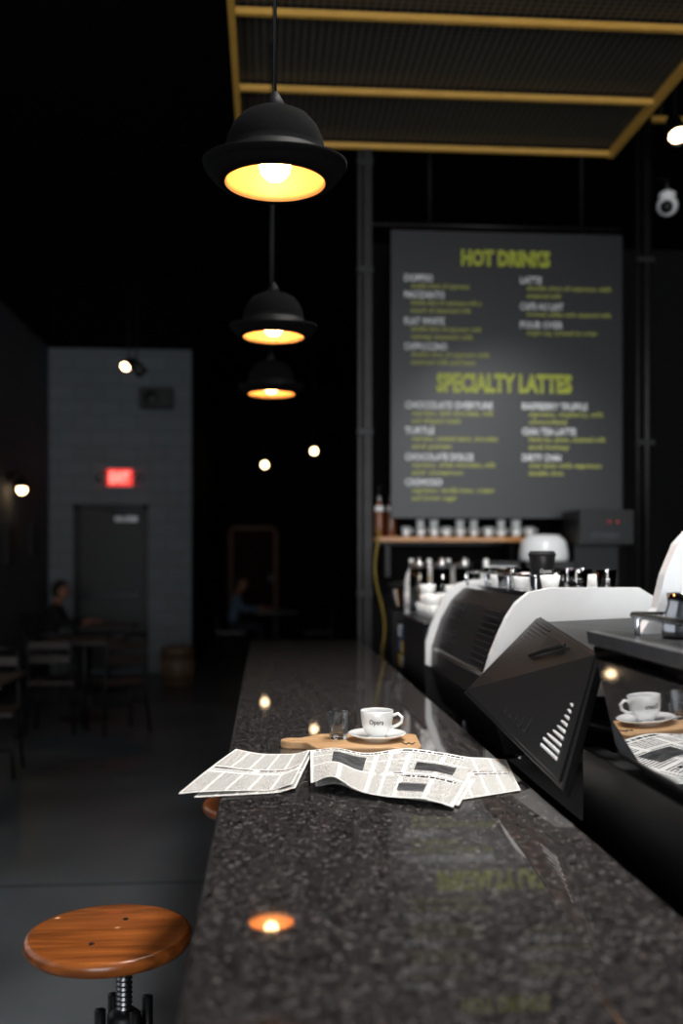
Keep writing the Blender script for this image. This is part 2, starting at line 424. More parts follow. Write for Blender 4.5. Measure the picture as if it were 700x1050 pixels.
m.box((.48, 5.46, 0), (.61, 5.57, .015), 'blackm')
m.build('canopy_post', .003)
m = MB(); m.tube([(2.29, 5.86, 0), (2.29, 5.86, ZC)], .028, 'iron', 14)
m.tube([(2.235, 5.86, 0), (2.235, 5.86, ZC)], .012, 'iron', 10)
for z in (1.2, 2.2, 3.3, 4.2): m.box((2.22, 5.83, z), (2.33, 5.89, z+.03), 'blackm')
m.build('steel_pole')
m = MB(); pts = []
for i in range(24):
    t = i/23; pts.append((.605 + .02*math.sin(t*7)+.03*(1-t), 5.44, 1.01 + t*.65))
pts = [(.62, 5.44, .0), (.63, 5.44, .5)] + pts + [(.60, 5.50, 1.68)]
m.tube(pts, .007, 'yhose', 8); m.build('yellow_cable')

# ------------------------------------------------------------------ menu board
m = MB(); BX0, BX1, BZ0, BZ1, BY = .754, 2.19, 1.763, 3.51, 6.0
m.box((BX0, BY, BZ0), (BX1, BY+.03, BZ1), 'board')
m.tube([(.62, BY+.05, 3.56), (2.19, BY+.05, 3.56)], .014, 'iron')
for x in (1.0, 1.95): m.tube([(x, BY+.03, 3.45), (x, BY+.05, 3.57)], .01, 'blackm'); m.tube([(x, BY+.05, 3.56), (x, BY+.05, ZC)], .008, 'blackm')
def bx(px): return BX0 + (px-401)*.00601
def bz(py): return BZ1 - (py-236)*.00594
def head(t, cx, py, w, size):
    sx = m.text(t, (bx(cx), BY-.004, bz(py)), size, 'lime', w*.006, 'CENTER', .006)
    cu = bpy.data.curves.new('t', 'FONT'); cu.body = t; cu.size = size; cu.offset = -.0045; cu.align_x = 'CENTER'; cu.resolution_u = 2
    o = bpy.data.objects.new('t', cu); scene.collection.objects.link(o)
    me = bpy.data.meshes.new_from_object(o.evaluated_get(bpy.context.evaluated_depsgraph_get()))
    m.add([V((v.co.x*sx+bx(cx), BY-.006, v.co.y+bz(py))) for v in me.vertices], [tuple(p.vertices) for p in me.polygons], 'board')
    bpy.data.objects.remove(o)
head('HOT DRINKS', 518, 270, 92, .125); head('SPECIALTY LATTES', 517, 400, 140, .15)
def item(px, py, t, w, descs):
    m.text(t, (bx(px), BY-.004, bz(py+3)), .058, 'chalk', w*.006, 'LEFT', .0012)
    for i, (d, dw) in enumerate(descs):
        m.text(d, (bx(px+7), BY-.004, bz(py+10+i*8)), .044, 'limed', dw*.006, 'LEFT', .0006)
item(414, 285, 'DOPPIO', 29, [('double shot of espresso', 60)])
item(414, 302, 'MACCHIATO', 41, [('double shot of espresso with a', 72), ('touch of steamed milk', 62)])
item(414, 329, 'FLAT WHITE', 41, [('double shot of espresso with', 72), ('velvety steamed milk', 64)])
item(414, 355, 'CAPPUCCINO', 44, [('double shot of espresso with', 80), ('steamed milk and foam', 66)])
item(533, 285, 'LATTE', 22, [('double shot of espresso with', 88), ('steamed milk', 36)])
item(533, 312, 'CAFE AU LAIT', 45, [('brewed coffee with steamed milk', 88)])
item(533, 331, 'POUR OVER', 44, [('single cup, brewed to order', 74)])
item(415, 415, 'CHOCOLATE OVERTURE', 90, [('espresso, dark chocolate, milk', 84), ('and whipped cream', 50)])
item(415, 441, 'TURTLE', 30, [('espresso, caramel sauce, chocolate', 88), ('and pecan', 40)])
item(415, 468, 'CHOCOLATE DOLCE', 70, [('espresso, white chocolate, milk', 86), ('and cinnamon', 52)])
item(415, 494, 'CREMOSO', 38, [('espresso, vanilla bean, cream', 84), ('and brown sugar', 46)])
item(535, 415, 'RASPBERRY TRUFFLE', 68, [('espresso, raspberry, milk', 78), ('chocolate', 40)])
item(535, 441, 'CHAI TEA LATTE', 56, [('black tea, spices, steamed milk', 80), ('and honey', 42)])
item(535, 468, 'DIRTY CHAI', 40, [('chai latte with espresso', 76), ('double shot', 36)])
m.build('menu_board')

m = MB(); m.box((.67, 6.08, 1.62), (1.70, 6.30, 1.65), 'shelfwood')
for x in (.75, 1.55): m.box((x, 6.26, 1.40), (x+.03, 6.55, 1.62), 'blackm')
m.box((.67, 6.30, 1.60), (1.70, 6.55, 1.62), 'blackm'); m.build('bottle_shelf')
m = MB()
for i, x in enumerate((.70, .775)):
    m.lathe([(.030, 0), (.032, .01), (.032, .16), (.028, .19), (.012, .22), (.011, .29), (.014, .29), (.014, .32), (.001, .32)], ['amber', 'amber', 'white', 'amber', 'steel', 'steel', 'black', 'black'], (x, 6.16, 1.651), 16)
m.build('syrup_bottles')
m = MB()
for i in range(10):
    x = .865 + i*.086 + random.uniform(-.008, .008); q = random.uniform(.85, 1.1)
    for j in range(2 if i % 3 else 1):
        z = 1.651 + j*.045
        m.lathe([(.001, 0), (.020*q, 0), (.026*q, .02), (.033*q, .062), (.031*q, .062), (.024*q, .02), (.001, .006)], 'porcelain', (x, 6.13, z), 18)
    m.tube([(x+.03*q, 6.12, 1.70), (x+.046*q, 6.11, 1.698), (x+.046*q, 6.11, 1.680), (x+.026*q, 6.12, 1.672)], .004, 'porcelain', 8)
m.build('shelf_coffee_cups')

# ------------------------------------------------------------------ bowler-hat pendant lamps
def hat(x, y, z):
    m = MB()
    outer = [(.001, .152), (.025, .151), (.05, .146), (.072, .134), (.089, .114), (.099, .092), (.104, .070), (.105, .056)]
    band = [(.1078, .055), (.1090, .030)]
    brim = [(.113, .022), (.126, .016), (.140, .018), (.148, .025), (.1505, .031), (.148, .033), (.143, .026), (.134, .010), (.118, .002), (.1045, 0)]
    inner = [(.099, .012), (.098, .05), (.092, .085), (.074, .115), (.04, .132), (.001, .136)]
    prof = outer + band + brim + inner
    ks = ['felt']*(len(outer)) + ['band'] + ['felt']*len(brim) + ['gold']*(len(inner))
    ks = ks[:len(prof)-1]
    def w(p):
        r = math.hypot(p.x, p.y)
        if r > .112:
            c = p.x/r; f = (r-.112)/.042
            p = V((p.x, p.y*1.03, p.z + f*(.018*c*c-.008)))
        return p
    m.lathe(prof, ks, (x, y, z), 48, None, w)
    m.lathe([(.020, .150), (.020, .166), (.013, .178), (.006, .190), (.001, .190)], 'band', (x, y, z), 16)
    m.tube([(x, y, z+.18), (x, y, CAN+.042)], .0035, 'black', 8)
    m.lathe([(.018, .085), (.018, .136)], 'band', (x, y, z), 16)
    m.lathe([(.001, .005), (.018, .009), (.030, .022), (.034, .04), (.030, .058), (.018, .078), (.014, .09), (.001, .09)], 'bulb', (x, y, z), 20)
    m.build('bowler_hat_pendant_lamp')
hat(.018, 2.075, 2.298); hat(.024, 3.42, 2.275); hat(.022, 4.49, 2.255)

def far_bulb(x, y, z, r, k):
    m = MB(); m.sphere((x, y, z), r, k); m.lathe([(r*.4, r*.8), (r*.45, r*1.8), (.01, r*2.2)], 'black', (x, y, z), 14); m.tube([(x, y, z+r*2), (x, y, ZC)], .006, 'black', 6)
    m.build('hanging_bulb')
far_bulb(.66, 13.8, 3.0, .04, 'bulb2'); far_bulb(-.03, 17.5, 3.15, .05, 'bulb2'); far_bulb(1.2, 10, 3.37, .035, 'bulbdim')

def spot(x, y, z, top, aim, k, name='track_spotlight', r=.06):
    m = MB(); d = V(aim).normalized(); q = d.to_track_quat('Z', 'Y').to_matrix().to_4x4(); X = Matrix.Translation((x, y, z)) @ q
    m.lathe([(.02, -.16), (r*.7, -.14), (r, -.02), (r, .03), (r*.9, .03), (r*.85, .005)], 'black', X=X)
    m.lathe([(.001, .012), (r*.83, .008)], k, X=X)
    m.tube([V((x, y, z))-d*.08, V((x, y, z))-d*.08+V((0, 0, .05)), (x-d.x*.08, y-d.y*.08, top)], .01, 'black', 8)
    m.build(name)
spot(-1.39, 10, 3.42, ZC, (-.3, -1, -.7), 'bulb2', r=.05); spot(-1.25, 10.1, 3.38, ZC, (.6, .3, -.8), 'bulbdim')
spot(2.33, 5.5, 3.93, ZC, (-.05, -.6, -.8), 'bulb2', r=.06)
m = MB(); cx, cy, cz = 2.36, 5.72, 3.60
m.sphere((cx, cy, cz), .062, 'white'); m.sphere((cx-.02, cy-.04, cz-.02), .038, 'black')
m.lathe([(.045, .03), (.05, .07), (.02, .09)], 'white', (cx, cy, cz), 20); m.tube([(cx, cy, cz+.08), (cx, cy, cz+.15), (2.32, 5.83, cz+.2)], .012, 'blackm')
m.build('security_camera')

# ------------------------------------------------------------------ bar stools
def stool(x, y, rz=0, ox=0):
    m = MB(); X = T(x, y, 0, rz); Z = .76; S = T(x+ox, y, 0, rz)
    m.lathe([(.001, Z-.034), (.145, Z-.034), (.160, Z-.030), (.168, Z-.018), (.168, Z-.010), (.164, Z-.002), (.156, Z), (.001, Z)], 'seatwood', X=X, seg=56)
    for a in (45, 225): m.lathe([(.006, Z), (.005, Z+.002), (.001, Z+.003)], 'iron', (.07*math.cos(math.radians(a)), .07*math.sin(math.radians(a)), 0), 10, X)
    m.lathe([(.07, Z-.044), (.07, Z-.034)], 'iron', X=S)
    prof = []; z = .36
    while z < Z-.045:
        prof += [(.0135, z), (.017, z+.003), (.017, z+.005), (.0135, z+.008)]; z += .010
    m.lathe(prof, 'steel', X=S, seg=18)
    m.lathe([(.022, .52), (.034, .53), (.034, .59), (.022, .60)], 'blackm', X=S)
    m.lathe([(.022, .30), (.04, .31), (.04, .35), (.022, .36)], 'blackm', X=S)
    for k in range(4):
        R = S @ Matrix.Rotation(math.radians(k*90+8), 4, 'Z')
        m.tube([(.052, 0, .613), (.052, 0, .50), (.07, 0, .42), (.12, 0, .25), (.19, 0, .03), (.20, 0, 0)], .0115, 'blackm', 10, R)
        m.box((.015, -.006, .545), (.05, .006, .575), 'blackm', R); m.box((.02, -.006, .32), (.10, .006, .345), 'blackm', R)
        m.lathe([(.02, 0), (.02, .012), (.012, .02)], 'black', (.20, 0, 0), 12, R)
    m.tube([(.142*math.cos(a*math.pi/18), .142*math.sin(a*math.pi/18), .20) for a in range(37)], .008, 'blackm', 8, S)
    m.build('bar_stool')
stool(-.319, 2.056, 25, .03); stool(-.03, 3.12, 10)

# ------------------------------------------------------------------ serving board, cup, glass
BRD = T(.238, 2.345, CZ, -4)
m = MB()
def arc(cx, cy, r, a0, a1, n=6): return [(cx+r*math.cos(math.radians(a0+(a1-a0)*i/n)), cy+r*math.sin(math.radians(a0+(a1-a0)*i/n))) for i in range(n+1)]
poly = arc(.102, -.07, .02, -90, 0) + arc(.102, .07, .02, 0, 90) + arc(-.105, .07, .02, 90, 160) + arc(-.165, .045, .008, -30, -90, 3)
poly += arc(-.18, .012, .026, 90, 270, 8) + arc(-.160, -.035, .02, 80, 30, 3) + arc(-.105, -.07, .02, 200, 270)
m.prism([(a, b, 0) for a, b in poly], (0, 0, .018), 'boardwood', BRD)
m.build('serving_board', .003)
m = MB(); zt = .0185
for a, b in (((.080, -.030), (.088, -.055)), ((.088, -.055), (.095, -.035)), ((.095, -.035), (.102, -.055)), ((.102, -.055), (.110, -.030))):
    m.tube([(a[0], a[1], zt), (b[0], b[1], zt)], .0015, 'black', 6, BRD)
bpy.context.view_layer.update()
wo = m.build('board_logo')
wo.parent = bpy.data.objects['serving_board']; wo.matrix_parent_inverse = Matrix.Translation(-bpy.data.objects['serving_board'].location)

cx, cy, cz = .262, 2.355, CZ+.018
m = MB()
m.lathe([(.001, .001), (.036, 0), (.038, .003), (.052, .007), (.068, .014), (.0695, .0165), (.067, .017), (.050, .011), (.034, .0065), (.001, .006)], 'porcelain', (cx, cy, cz), 48)
m.build('saucer')
m = MB(); cz2 = cz+.0066
m.lathe([(.001, .002), (.020, 0), (.0225, .002), (.023, .006), (.030, .014), (.036, .028), (.0385, .046), (.0395, .062), (.0388, .0635), (.0375, .062), (.0365, .046), (.033, .028), (.026, .013), (.001, .010)], 'porcelain', (cx, cy, cz2), 48)
m.tube([(cx+.037, cy, cz2+.050), (cx+.050, cy-.002, cz2+.055), (cx+.060, cy-.004, cz2+.046), (cx+.058, cy-.004, cz2+.034), (cx+.047, cy-.002, cz2+.026), (cx+.033, cy, cz2+.022)], .0038, 'porcelain', 10)
m.lathe([(.001, .048), (.036, .048)], 'amber', (cx, cy, cz2), 32)
cu = MB(); cu.text('Opera', (0, 0, 0), .017, 'black', .034, 'CENTER', .0002)
vs = []
for p in cu.v:
    a = -math.pi/2 - .15 + p.x/.038; z = .034+p.z; r = .0372 + (z-.028)*.12
    vs.append((cx+r*math.cos(a)*1.006, cy+r*math.sin(a)*1.006, cz2+z))
m.add(vs, cu.f, 'black')
m.build('coffee_cup')
m = MB()
m.lathe([(.001, 0), (.019, 0), (.021, .003), (.026, .064), (.0265, .066), (.0245, .066), (.0195, .012), (.001, .010)], 'glass', (.172, 2.375, cz), 12, smooth=False)
m.build('shot_glass')

# ------------------------------------------------------------------ newspaper
def bil(c, u, v):
    a, b, cc, d = [V((*p, 0)) for p in c]
    return a*(1-u)*(1-v) + b*u*(1-v) + cc*u*v + d*(1-u)*v
def layout(kind):
    def f(u, v):
        if u < .03 or u > .97 or v < .03 or v > .97: return 'nblank'
        if kind == 0:
            if .46 < v < .54: return 'nhead'
            if .54 < v < .57 or .42 < v < .46: return 'nblank'
            return 'ntext'
        if kind == 1:
            if v > .89: return 'nhead'
            if .14 < u < .34 and .48 < v < .86: return 'nphoto'
            if .66 < u < .90 and .52 < v < .70: return 'nphoto'
            if .60 < u < .78 and .12 < v < .26: return 'nphoto'
            if .42 < u < .60 and .40 < v < .46: return 'nhead'
            if .60 < u < .95 and .36 < v < .42: return 'nhead'
            if .47 < u < .51 or .43 < v < .46 or .73 < v < .76: return 'nblank'
            return 'ntext'
        if .2 < u < .5 and .6 < v < .85: return 'nphoto'
        if .5 < v < .58: return 'nhead'
        return 'ntext'
    return f
m = MB()
def page(c, zf, kind, nu=50, nv=50):
    m.grid(lambda u, v: bil(c, u, v) + V((0, 0, zf(u, v))), nu, nv, layout(kind))
def s(x): return max(0, min(1, x))
base = CZ+.0015
P1 = [(-.165, 1.88), (.05, 1.925), (.098, 2.235), (-.070, 2.31)]
page(P1, lambda u, v: base+.004+.010*math.exp(-((u-1)/.12)**2)+.003*math.sin(u*5+v*3) + .003*s(1-u*3), 0)
P1b = [(-.135, 1.875), (.055, 1.905), (.10, 2.225), (-.055, 2.29)]
page(P1b, lambda u, v: base+.001+.007*math.exp(-((u-1)/.12)**2), 0)
P2 = [(.085, 1.915), (.330, 1.745), (.475, 2.185), (.098, 2.235)]
page(P2, lambda u, v: base+.012+.018*math.exp(-((u-.16)/.12)**2)*(1-.4*v)+.009*math.exp(-((u-.55)/.16)**2)*v + .003*math.sin(u*9+v*2) - .007*s((u-.8)*5), 1)
P2b = [(.095, 1.93), (.345, 1.77), (.49, 2.175), (.10, 2.225)]
page(P2b, lambda u, v: base+.003+.012*math.exp(-((u-.16)/.12)**2), 0)
P3 = [(.315, 1.80), (.488, 1.885), (.530, 2.175), (.34, 2.19)]
page(P3, lambda u, v: base+.001+.005*math.sin(u*3.1)*v, 2)
m.build('newspaper')

# ------------------------------------------------------------------ near espresso machine (mirror side)
m = MB()
m.loft([(.590, .7, 1.19), (.590, 1.64, 1.19), (1.15, 1.64, 1.19), (1.15, .7, 1.19)], [(.584, .7, 1.385), (.584, 1.755, 1.385), (1.15, 1.755, 1.385), (1.15, .7, 1.385)], 'black')
m.prism([(.5860, .72, 1.197), (.5860, 1.632, 1.197), (.5785, 1.730, 1.362), (.5785, .72, 1.362)], (.003, 0, 0), 'mirror')
m.prism([(.576, .70, 1.366), (.576, 1.75, 1.366), (.576, 1.76, 1.388), (.576, .70, 1.388)], (.02, 0, 0), 'steel')
m.tube([(.64, .72, 1.42), (.64, 1.70, 1.42), (1.10, 1.70, 1.42)], .006, 'chrome')
for y in (.8, 1.1, 1.4, 1.68): m.tube([(.64, y, 1.383), (.64, y, 1.42)], .005, 'chrome')
m.box((.62, .8, .99), (1.10, 1.60, 1.19), 'black')
m.box((.60, .78, .95), (1.2, 1.66, 1.00), 'steeld')
for x in (.70, 1.1):
    for y in (.85, 1.6): m.lathe([(.025, .92), (.02, .95)], 'black', (x, y, 0), 14)
pl = [(.66, 1.385), (.690, 1.43), (.705, 1.49), (.728, 1.545), (.765, 1.585), (.83, 1.61), (1.10, 1.615), (1.14, 1.59), (1.15, 1.385)]
m.prism([(x, 1.748, z) for x, z in pl], (0, -.03, 0), 'white')
m.build('espresso_machine', .002)

def pitcher(x, y, z, r=.036, h=.085, name='milk_pitcher'):
    m = MB()
    m.lathe([(.001, 0), (r*1.05, 0), (r*1.1, .008), (r*1.05, h*.4), (r*.8, h*.75), (r*.85, h), (r*.80, h), (r*.75, h*.75), (r, h*.4), (r, .01), (.001, .008)], 'chrome', (x, y, z), 28)
    m.tube([(x+r*.8, y, z+h*.92), (x+r*1.6, y, z+h*.85), (x+r*1.7, y, z+h*.5), (x+r*1.0, y, z+h*.25)], .004, 'chrome')
    m.build(name)
pitcher(.700, 1.62, 1.386, .036, .075); pitcher(.73, 1.46, 1.386, .03, .07)
m = MB(); m.lathe([(.001, .0), (.03, 0), (.055, .03), (.06, .055), (.057, .055), (.05, .03), (.001, .006)], 'chrome', (.88, 1.60, 1.386), 28); m.build('steel_bowl')

# ------------------------------------------------------------------ middle espresso machine: slanted black back with vents
A, B_, C_, D_ = V((.51, 2.55, 1.17)), V((.711, 2.55, 1.367)), V((.605, 1.775, 1.345)), V((.510, 1.69, 1.118))
def F(sv, h, off=0):
    p = A*(1-sv)*(1-h)+D_*sv*(1-h)+C_*sv*h+B_*(1-sv)*h
    nrm = (D_-A).cross(B_-A).normalized()
    if nrm.x > 0: nrm = -nrm
    return p + nrm*off
m = MB()
m.loft([V((.72, 2.56, 1.352)), V((1.2, 2.56, 1.372)), V((1.2, 2.56, 1.33)), V((.70, 2.56, 1.325))],
       [V((.620, 1.79, 1.335)), V((1.2, 1.79, 1.335)), V((1.2, 1.79, 1.30)), V((.63, 1.79, 1.30))], 'black')
m.box((.92, 1.86, .98), (1.2, 2.54, 1.31), 'black')
m.box((.62, 1.86, .97), (1.2, 2.54, 1.00), 'steeld')
for y in (1.95, 2.45): m.tube([(.60, y, 1.20), (.75, y, 1.16), (.93, y, 1.16)], .012, 'blackm')
m.box((.592, 1.30, .93), (.63, 1.83, 1.165), 'black')
def pad(s0, s1, h0, h1, t, k, b=-.001):
    lo = [F(s0, h0, b), F(s1, h0, b), F(s1, h1, b), F(s0, h1, b)]
    hi = [F(s0, h0, t), F(s1, h0, t), F(s1, h1, t), F(s0, h1, t)]
    m.loft(lo, hi, k)
pad(0, 1, 0, 1, 0, 'black', -.02)
pad(.02, .98, .03, .97, .006, 'black')
for g in ((.19, .34, .13, .62), (.81, .94, .13, .58)):
    for i in range(9):
        h = g[2] + (g[3]-g[2])*i/9
        pad(g[0], g[1], h, h+.026, .0095, 'slot')
for i in range(5): pad(.44+i*.055, .47+i*.055, .12, .56, .014, 'blackm')
pad(.43, .73, .62, .90, .016, 'black')
for i in range(6): pad(.08, .36, .72+i*.04, .735+i*.04, .010, 'blackm')
m.tube([F(.42, .64, .025), F(.56, .76, .027), F(.72, .88, .025)], .005, 'blackm')
for x in (.70, 1.15):
    for y in (2.0, 2.45): m.lathe([(.03, .92), (.025, .975)], 'chrome', (x, y, 0), 14)
m.build('espresso_machine', .002)

# ------------------------------------------------------------------ far espresso machine with white side plates
m = MB()
pl = [(.58, 1.13), (.58, 1.21), (.595, 1.26), (.615, 1.31), (.638, 1.36), (.665, 1.40), (.70, 1.428), (.76, 1.44), (1.0, 1.44), (1.05, 1.41), (1.06, 1.22), (.92, 1.13), (.66, 1.10)]
for y in (2.61, 3.60): m.prism([(x, y, z) for x, z in pl], (0, .03, 0), 'white')
bp = [(.60, 1.12), (.602, 1.20), (.635, 1.30), (.675, 1.37), (.72, 1.41), (1.0, 1.41), (1.0, .99), (.64, .99)]
m.prism([(x, 2.64, z) for x, z in bp], (0, .96, 0), 'black')
for k in range(10):
    z = 1.20+k*.018; x = .602+(z-1.20)*.33
    m.box((x-.004, 2.75, z), (x+.004, 2.95, z+.006), 'blackm'); m.box((x-.004, 3.25, z), (x+.004, 3.45, z+.006), 'blackm')
m.box((.73, 2.66, 1.41), (1.0, 3.58, 1.425), 'chrome')
m.tube([(.73, 2.66, 1.47), (.73, 3.58, 1.47), (1.0, 3.58, 1.47)], .004, 'chrome')
for y in (2.66, 2.97, 3.28, 3.58): m.tube([(.73, y, 1.42), (.73, y, 1.47)], .004, 'chrome')
for y in (2.85, 3.12, 3.4): m.lathe([(.035, 1.10), (.035, 1.22)], 'chrome', (1.035, y, 0), 18)
m.tube([(.61, 2.68, 1.19), (.585, 2.9, 1.20), (.585, 3.3, 1.20), (.61, 3.56, 1.19)], .009, 'steel')
for x in (.70, .95):
    for y in (2.75, 3.5): m.lathe([(.03, .92), (.025, .995)], 'chrome', (x, y, 0), 14)
m.build('espresso_machine', .002)

m = MB()
for i in range(8):
    for j in range(3):
        x = .79+j*.08; y = 2.73+i*.105; r = .029
        if j == 0 and i in (1, 2): continue
        if (i+j) % 3 == 0:
            m.lathe([(.001, 0), (r*.7, 0), (r, .045), (r*.93, .045), (r*.62, .006), (.001, .005)], 'porcelain', (x, y, 1.426), 16)
        else:
            m.lathe([(.001, 0), (r*.8, 0), (r, .06), (r*.93, .06), (r*.74, .006), (.001, .005)], 'glass', (x, y, 1.426), 14)
m.build('stacked_glasses')
m = MB(); q = .88
m.lathe([(.001, 0), (.031*q, 0), (.0325*q, .004), (.044*q, .112*q), (.0465*q, .114*q), (.0465*q, .121*q), (.043*q, .123*q), (.041*q, .130*q), (.001, .130*q)], ['black']*3+['dark']*5, (.815, 2.90, 1.426), 32)
m.text('Opera', (.815, 2.90-.037, 1.475), .018, 'chalk', .034, 'CENTER'); m.build('takeaway_cup')

# ------------------------------------------------------------------ grinder, condiments, brewers
def grinder(x, y, z):
    m = MB()
    m.box((x-.09, y-.10, z), (x+.09, y+.12, z+.05), 'black'); m.box((x-.07, y-.03, z+.05), (x+.07, y+.11, z+.30), 'black')
    m.box((x-.075, y-.10, z+.22), (x+.075, y+.115, z+.33), 'black')
    m.lathe([(.045, .33), (.05, .35), (.085, .45), (.088, .47), (.03, .48), (.001, .48)], ['blackm', 'glass', 'blackm', 'blackm', 'blackm'], (x, y+.02, z), 24)
    m.tube([(x, y-.06, z+.26), (x, y-.14, z+.20)], .016, 'chrome'); m.tube([(x-.03, y-.10, z+.08), (x-.03, y-.14, z+.08), (x+.03, y-.14, z+.08), (x+.03, y-.10, z+.08)], .006, 'chrome')
    m.build('coffee_grinder', .008)
grinder(.71, 5.08, .92); grinder(1.12, 5.05, .92)
m = MB(); m.box((.66, 4.52, .92), (1.10, 4.86, 1.22), 'blackm'); m.box((.65, 4.51, 1.22), (1.11, 4.87, 1.235), 'steel')
m.build('condiment_stand', .006)
m = MB()
for i, (x, y, n) in enumerate(((.72, 4.60, 9), (.82, 4.58, 12), (.92, 4.60, 7), (.77, 4.70, 12), (.93, 4.70, 13))):
    for j in range(n):
        zz = 1.236+j*.013
        m.lathe([(.030, 0), (.040, .095), (.042, .097), (.042, .100)], 'ylabel' if (i in (0, 2) and j % 3 == 1) else 'white', (x, y, zz), 18)
m.build('paper_cup_stacks')
m = MB()
for i, (x, y, k) in enumerate(((.70, 4.78, 'white'), (.79, 4.80, 'blabel'), (.88, 4.78, 'ylabel'), (.97, 4.80, 'white'), (1.03, 4.62, 'blabel'))):
    m.lathe([(.033, 0), (.035, .01), (.035, .17), (.028, .20), (.012, .235), (.012, .28), (.001, .28)], 'porcelain', (x, y, 1.236), 18)
    m.lathe([(.0362, .04), (.0362, .12)], k, (x, y, 1.236), 18)
m.build('sauce_bottles')
m = MB()
for j in range(3):
    for i in range(3):
        m.box((.640, 4.54+i*.10, 1.0+j*.07), (.659, 4.62+i*.10, 1.055+j*.07), ['blabel', 'white', 'ylabel'][(i+j) % 3])
m.build('sugar_packets')
m = MB(); m.box((.60, 3.75, .92), (.98, 4.35, 1.26), 'blackm'); m.box((.59, 3.74, 1.26), (.99, 4.36, 1.275), 'steeld'); m.build('milk_fridge', .006)
m = MB()
for i in range(4):
    for j in range(4):
        for k in range(1+(i+j) % 3):
            r = .034; m.lathe([(.001, 0), (r*.65, 0), (r*.85, .02), (r, .055), (r*.93, .055), (r*.6, .006), (.001, .005)], 'porcelain', (.66+j*.085, 3.83+i*.11, 1.276+k*.04), 16)
m.build('stacked_coffee_cups')
m = MB()
for x in (.66, .76, .86):
    m.lathe([(.001, 0), (.038, 0), (.04, .01), (.04, .20), (.037, .20), (.037, .012), (.001, .01)], 'glass', (x, 4.29, 1.276), 20)
    m.lathe([(.001, .011), (.035, .011), (.035, .12), (.001, .12)], 'ylabel' if x == .76 else 'white', (x, 4.29, 1.276), 16)
    m.lathe([(.042, .201), (.042, .222), (.012, .23), (.012, .245), (.001, .246)], 'steel', (x, 4.29, 1.276), 20)
m.build('glass_canisters')
m = MB(); x0, x1, y0, y1 = 1.83, 2.10, 5.68, 5.80
m.box((x0, y0, .94), (x1, y1+.2, 1.02), 'blackm'); m.box((x0, y0+.14, 1.02), (x1, y1+.2, 1.60), 'blackm'); m.box((x0-.02, y0-.03, 1.60), (x1+.03, y1+.2, 1.80), 'black')
m.lathe([(.06, 0), (.065, .02), (.065, .26), (.05, .30), (.001, .31)], 'steeld', (1.96, 5.75, 1.02), 24)
for i in range(2): m.box((1.98+i*.05, y0-.034, 1.725), (1.99+i*.05, y0-.03, 1.735), 'red')
m.box((1.87, y0-.033, 1.63), (2.05, y0-.03, 1.67), 'steeld')
m.build('coffee_brewer', .006)
m = MB(); m.box((1.50, 5.66, .94), (1.79, 5.95, 1.50), 'black')
m.lathe([(.001, .16), (.09, .155), (.13, .12), (.145, .05), (.145, 0)], 'white', (1.645, 5.82, 1.50), 32)
m.build('hot_water_tower', .01)
m = MB(); m.box((1.24, 5.66, .94), (1.46, 5.90, 1.50), 'black'); m.box((1.26, 5.655, 1.40), (1.44, 5.66, 1.47), 'steel'); m.box((1.28, 5.64, 1.05), (1.42, 5.66, 1.25), 'blackm'); m.build('milk_dispenser', .008)

# ------------------------------------------------------------------ tables, chairs, bin
def table(x, y, w=.7, d=.7):
    m = MB(); m.box((x-w/2, y-d/2, .72), (x+w/2, y+d/2, .75), 'tablewood')
    m.tube([(x, y, .02), (x, y, .72)], .03, 'blackm', 12); m.lathe([(.24, 0), (.24, .012), (.04, .03)], 'blackm', (x, y, 0), 28)
    m.box((x-.15, y-.15, .705), (x+.15, y+.15, .72), 'blackm'); m.build('cafe_table', .005)
def chair(x, y, rz):
    m = MB(); X = T(x, y, 0, rz)
    m.box((-.2, -.2, .43), (.2, .2, .455), 'tablewood', X)
    for a, b in ((-.18, -.18), (.18, -.18)): m.tube([(a*1.15, b*1.15, 0), (a, b, .43)], .013, 'blackm', 8, X)
    for a in (-.18, .18): m.tube([(a*1.15, .22, 0), (a, .18, .43), (a, .21, .65), (a*.95, .24, .86)], .013, 'blackm', 8, X)
    for z in (.62, .74): m.box((-.17, .205+(z-.62)*.15, z), (.17, .222+(z-.62)*.15, z+.06), 'tablewood', X)
    m.tube([(-.171, .24, .86), (0, .255, .865), (.171, .24, .86)], .013, 'blackm', 8, X)
    for q in (((-.19, -.19, .2), (.19, -.19, .2)), ((-.19, -.19, .25), (-.19, .20, .25)), ((.19, -.19, .25), (.19, .20, .25))): m.tube(q, .008, 'blackm', 6, X)
    m.build('dining_chair')
table(-1.72, 9.6); chair(-1.3, 8.85, -150); chair(-1.85, 8.9, 180)
table(-1.80, 11.6, .6)
table(-1.95, 6.5); chair(-1.95, 5.85, 180); chair(-1.95, 7.15, 5)
chair(-2.50, 11.6, 90)
table(.14, 14.6, .6); chair(-.52, 14.6, 90); chair(.75, 14.6, -90)
m = MB()
bx_, by_ = -1.06, 12.0
pr = [(.15, 0), (.175, .02), (.19, .20), (.185, .40)]
m.lathe(pr, 'binwood', (bx_, by_, 0), 28); 
for i in range(28):
    a = i*2*math.pi/28; m.tube([(bx_+.178*math.cos(a), by_+.178*math.sin(a), .02), (bx_+.193*math.cos(a), by_+.193*math.sin(a), .2), (bx_+.188*math.cos(a), by_+.188*math.sin(a), .40)], .006, 'binwood', 6)
for z, r in ((.08, .186), (.34, .193)): m.lathe([(r, z), (r+.006, z), (r+.006, z+.02), (r, z+.02)], 'iron', (bx_, by_, 0), 28)
m.lathe([(.195, .40), (.20, .41), (.20, .45), (.12, .475), (.10, .46), (.001, .46)], 'binwood', (bx_, by_, 0), 28)
m.build('waste_bin')

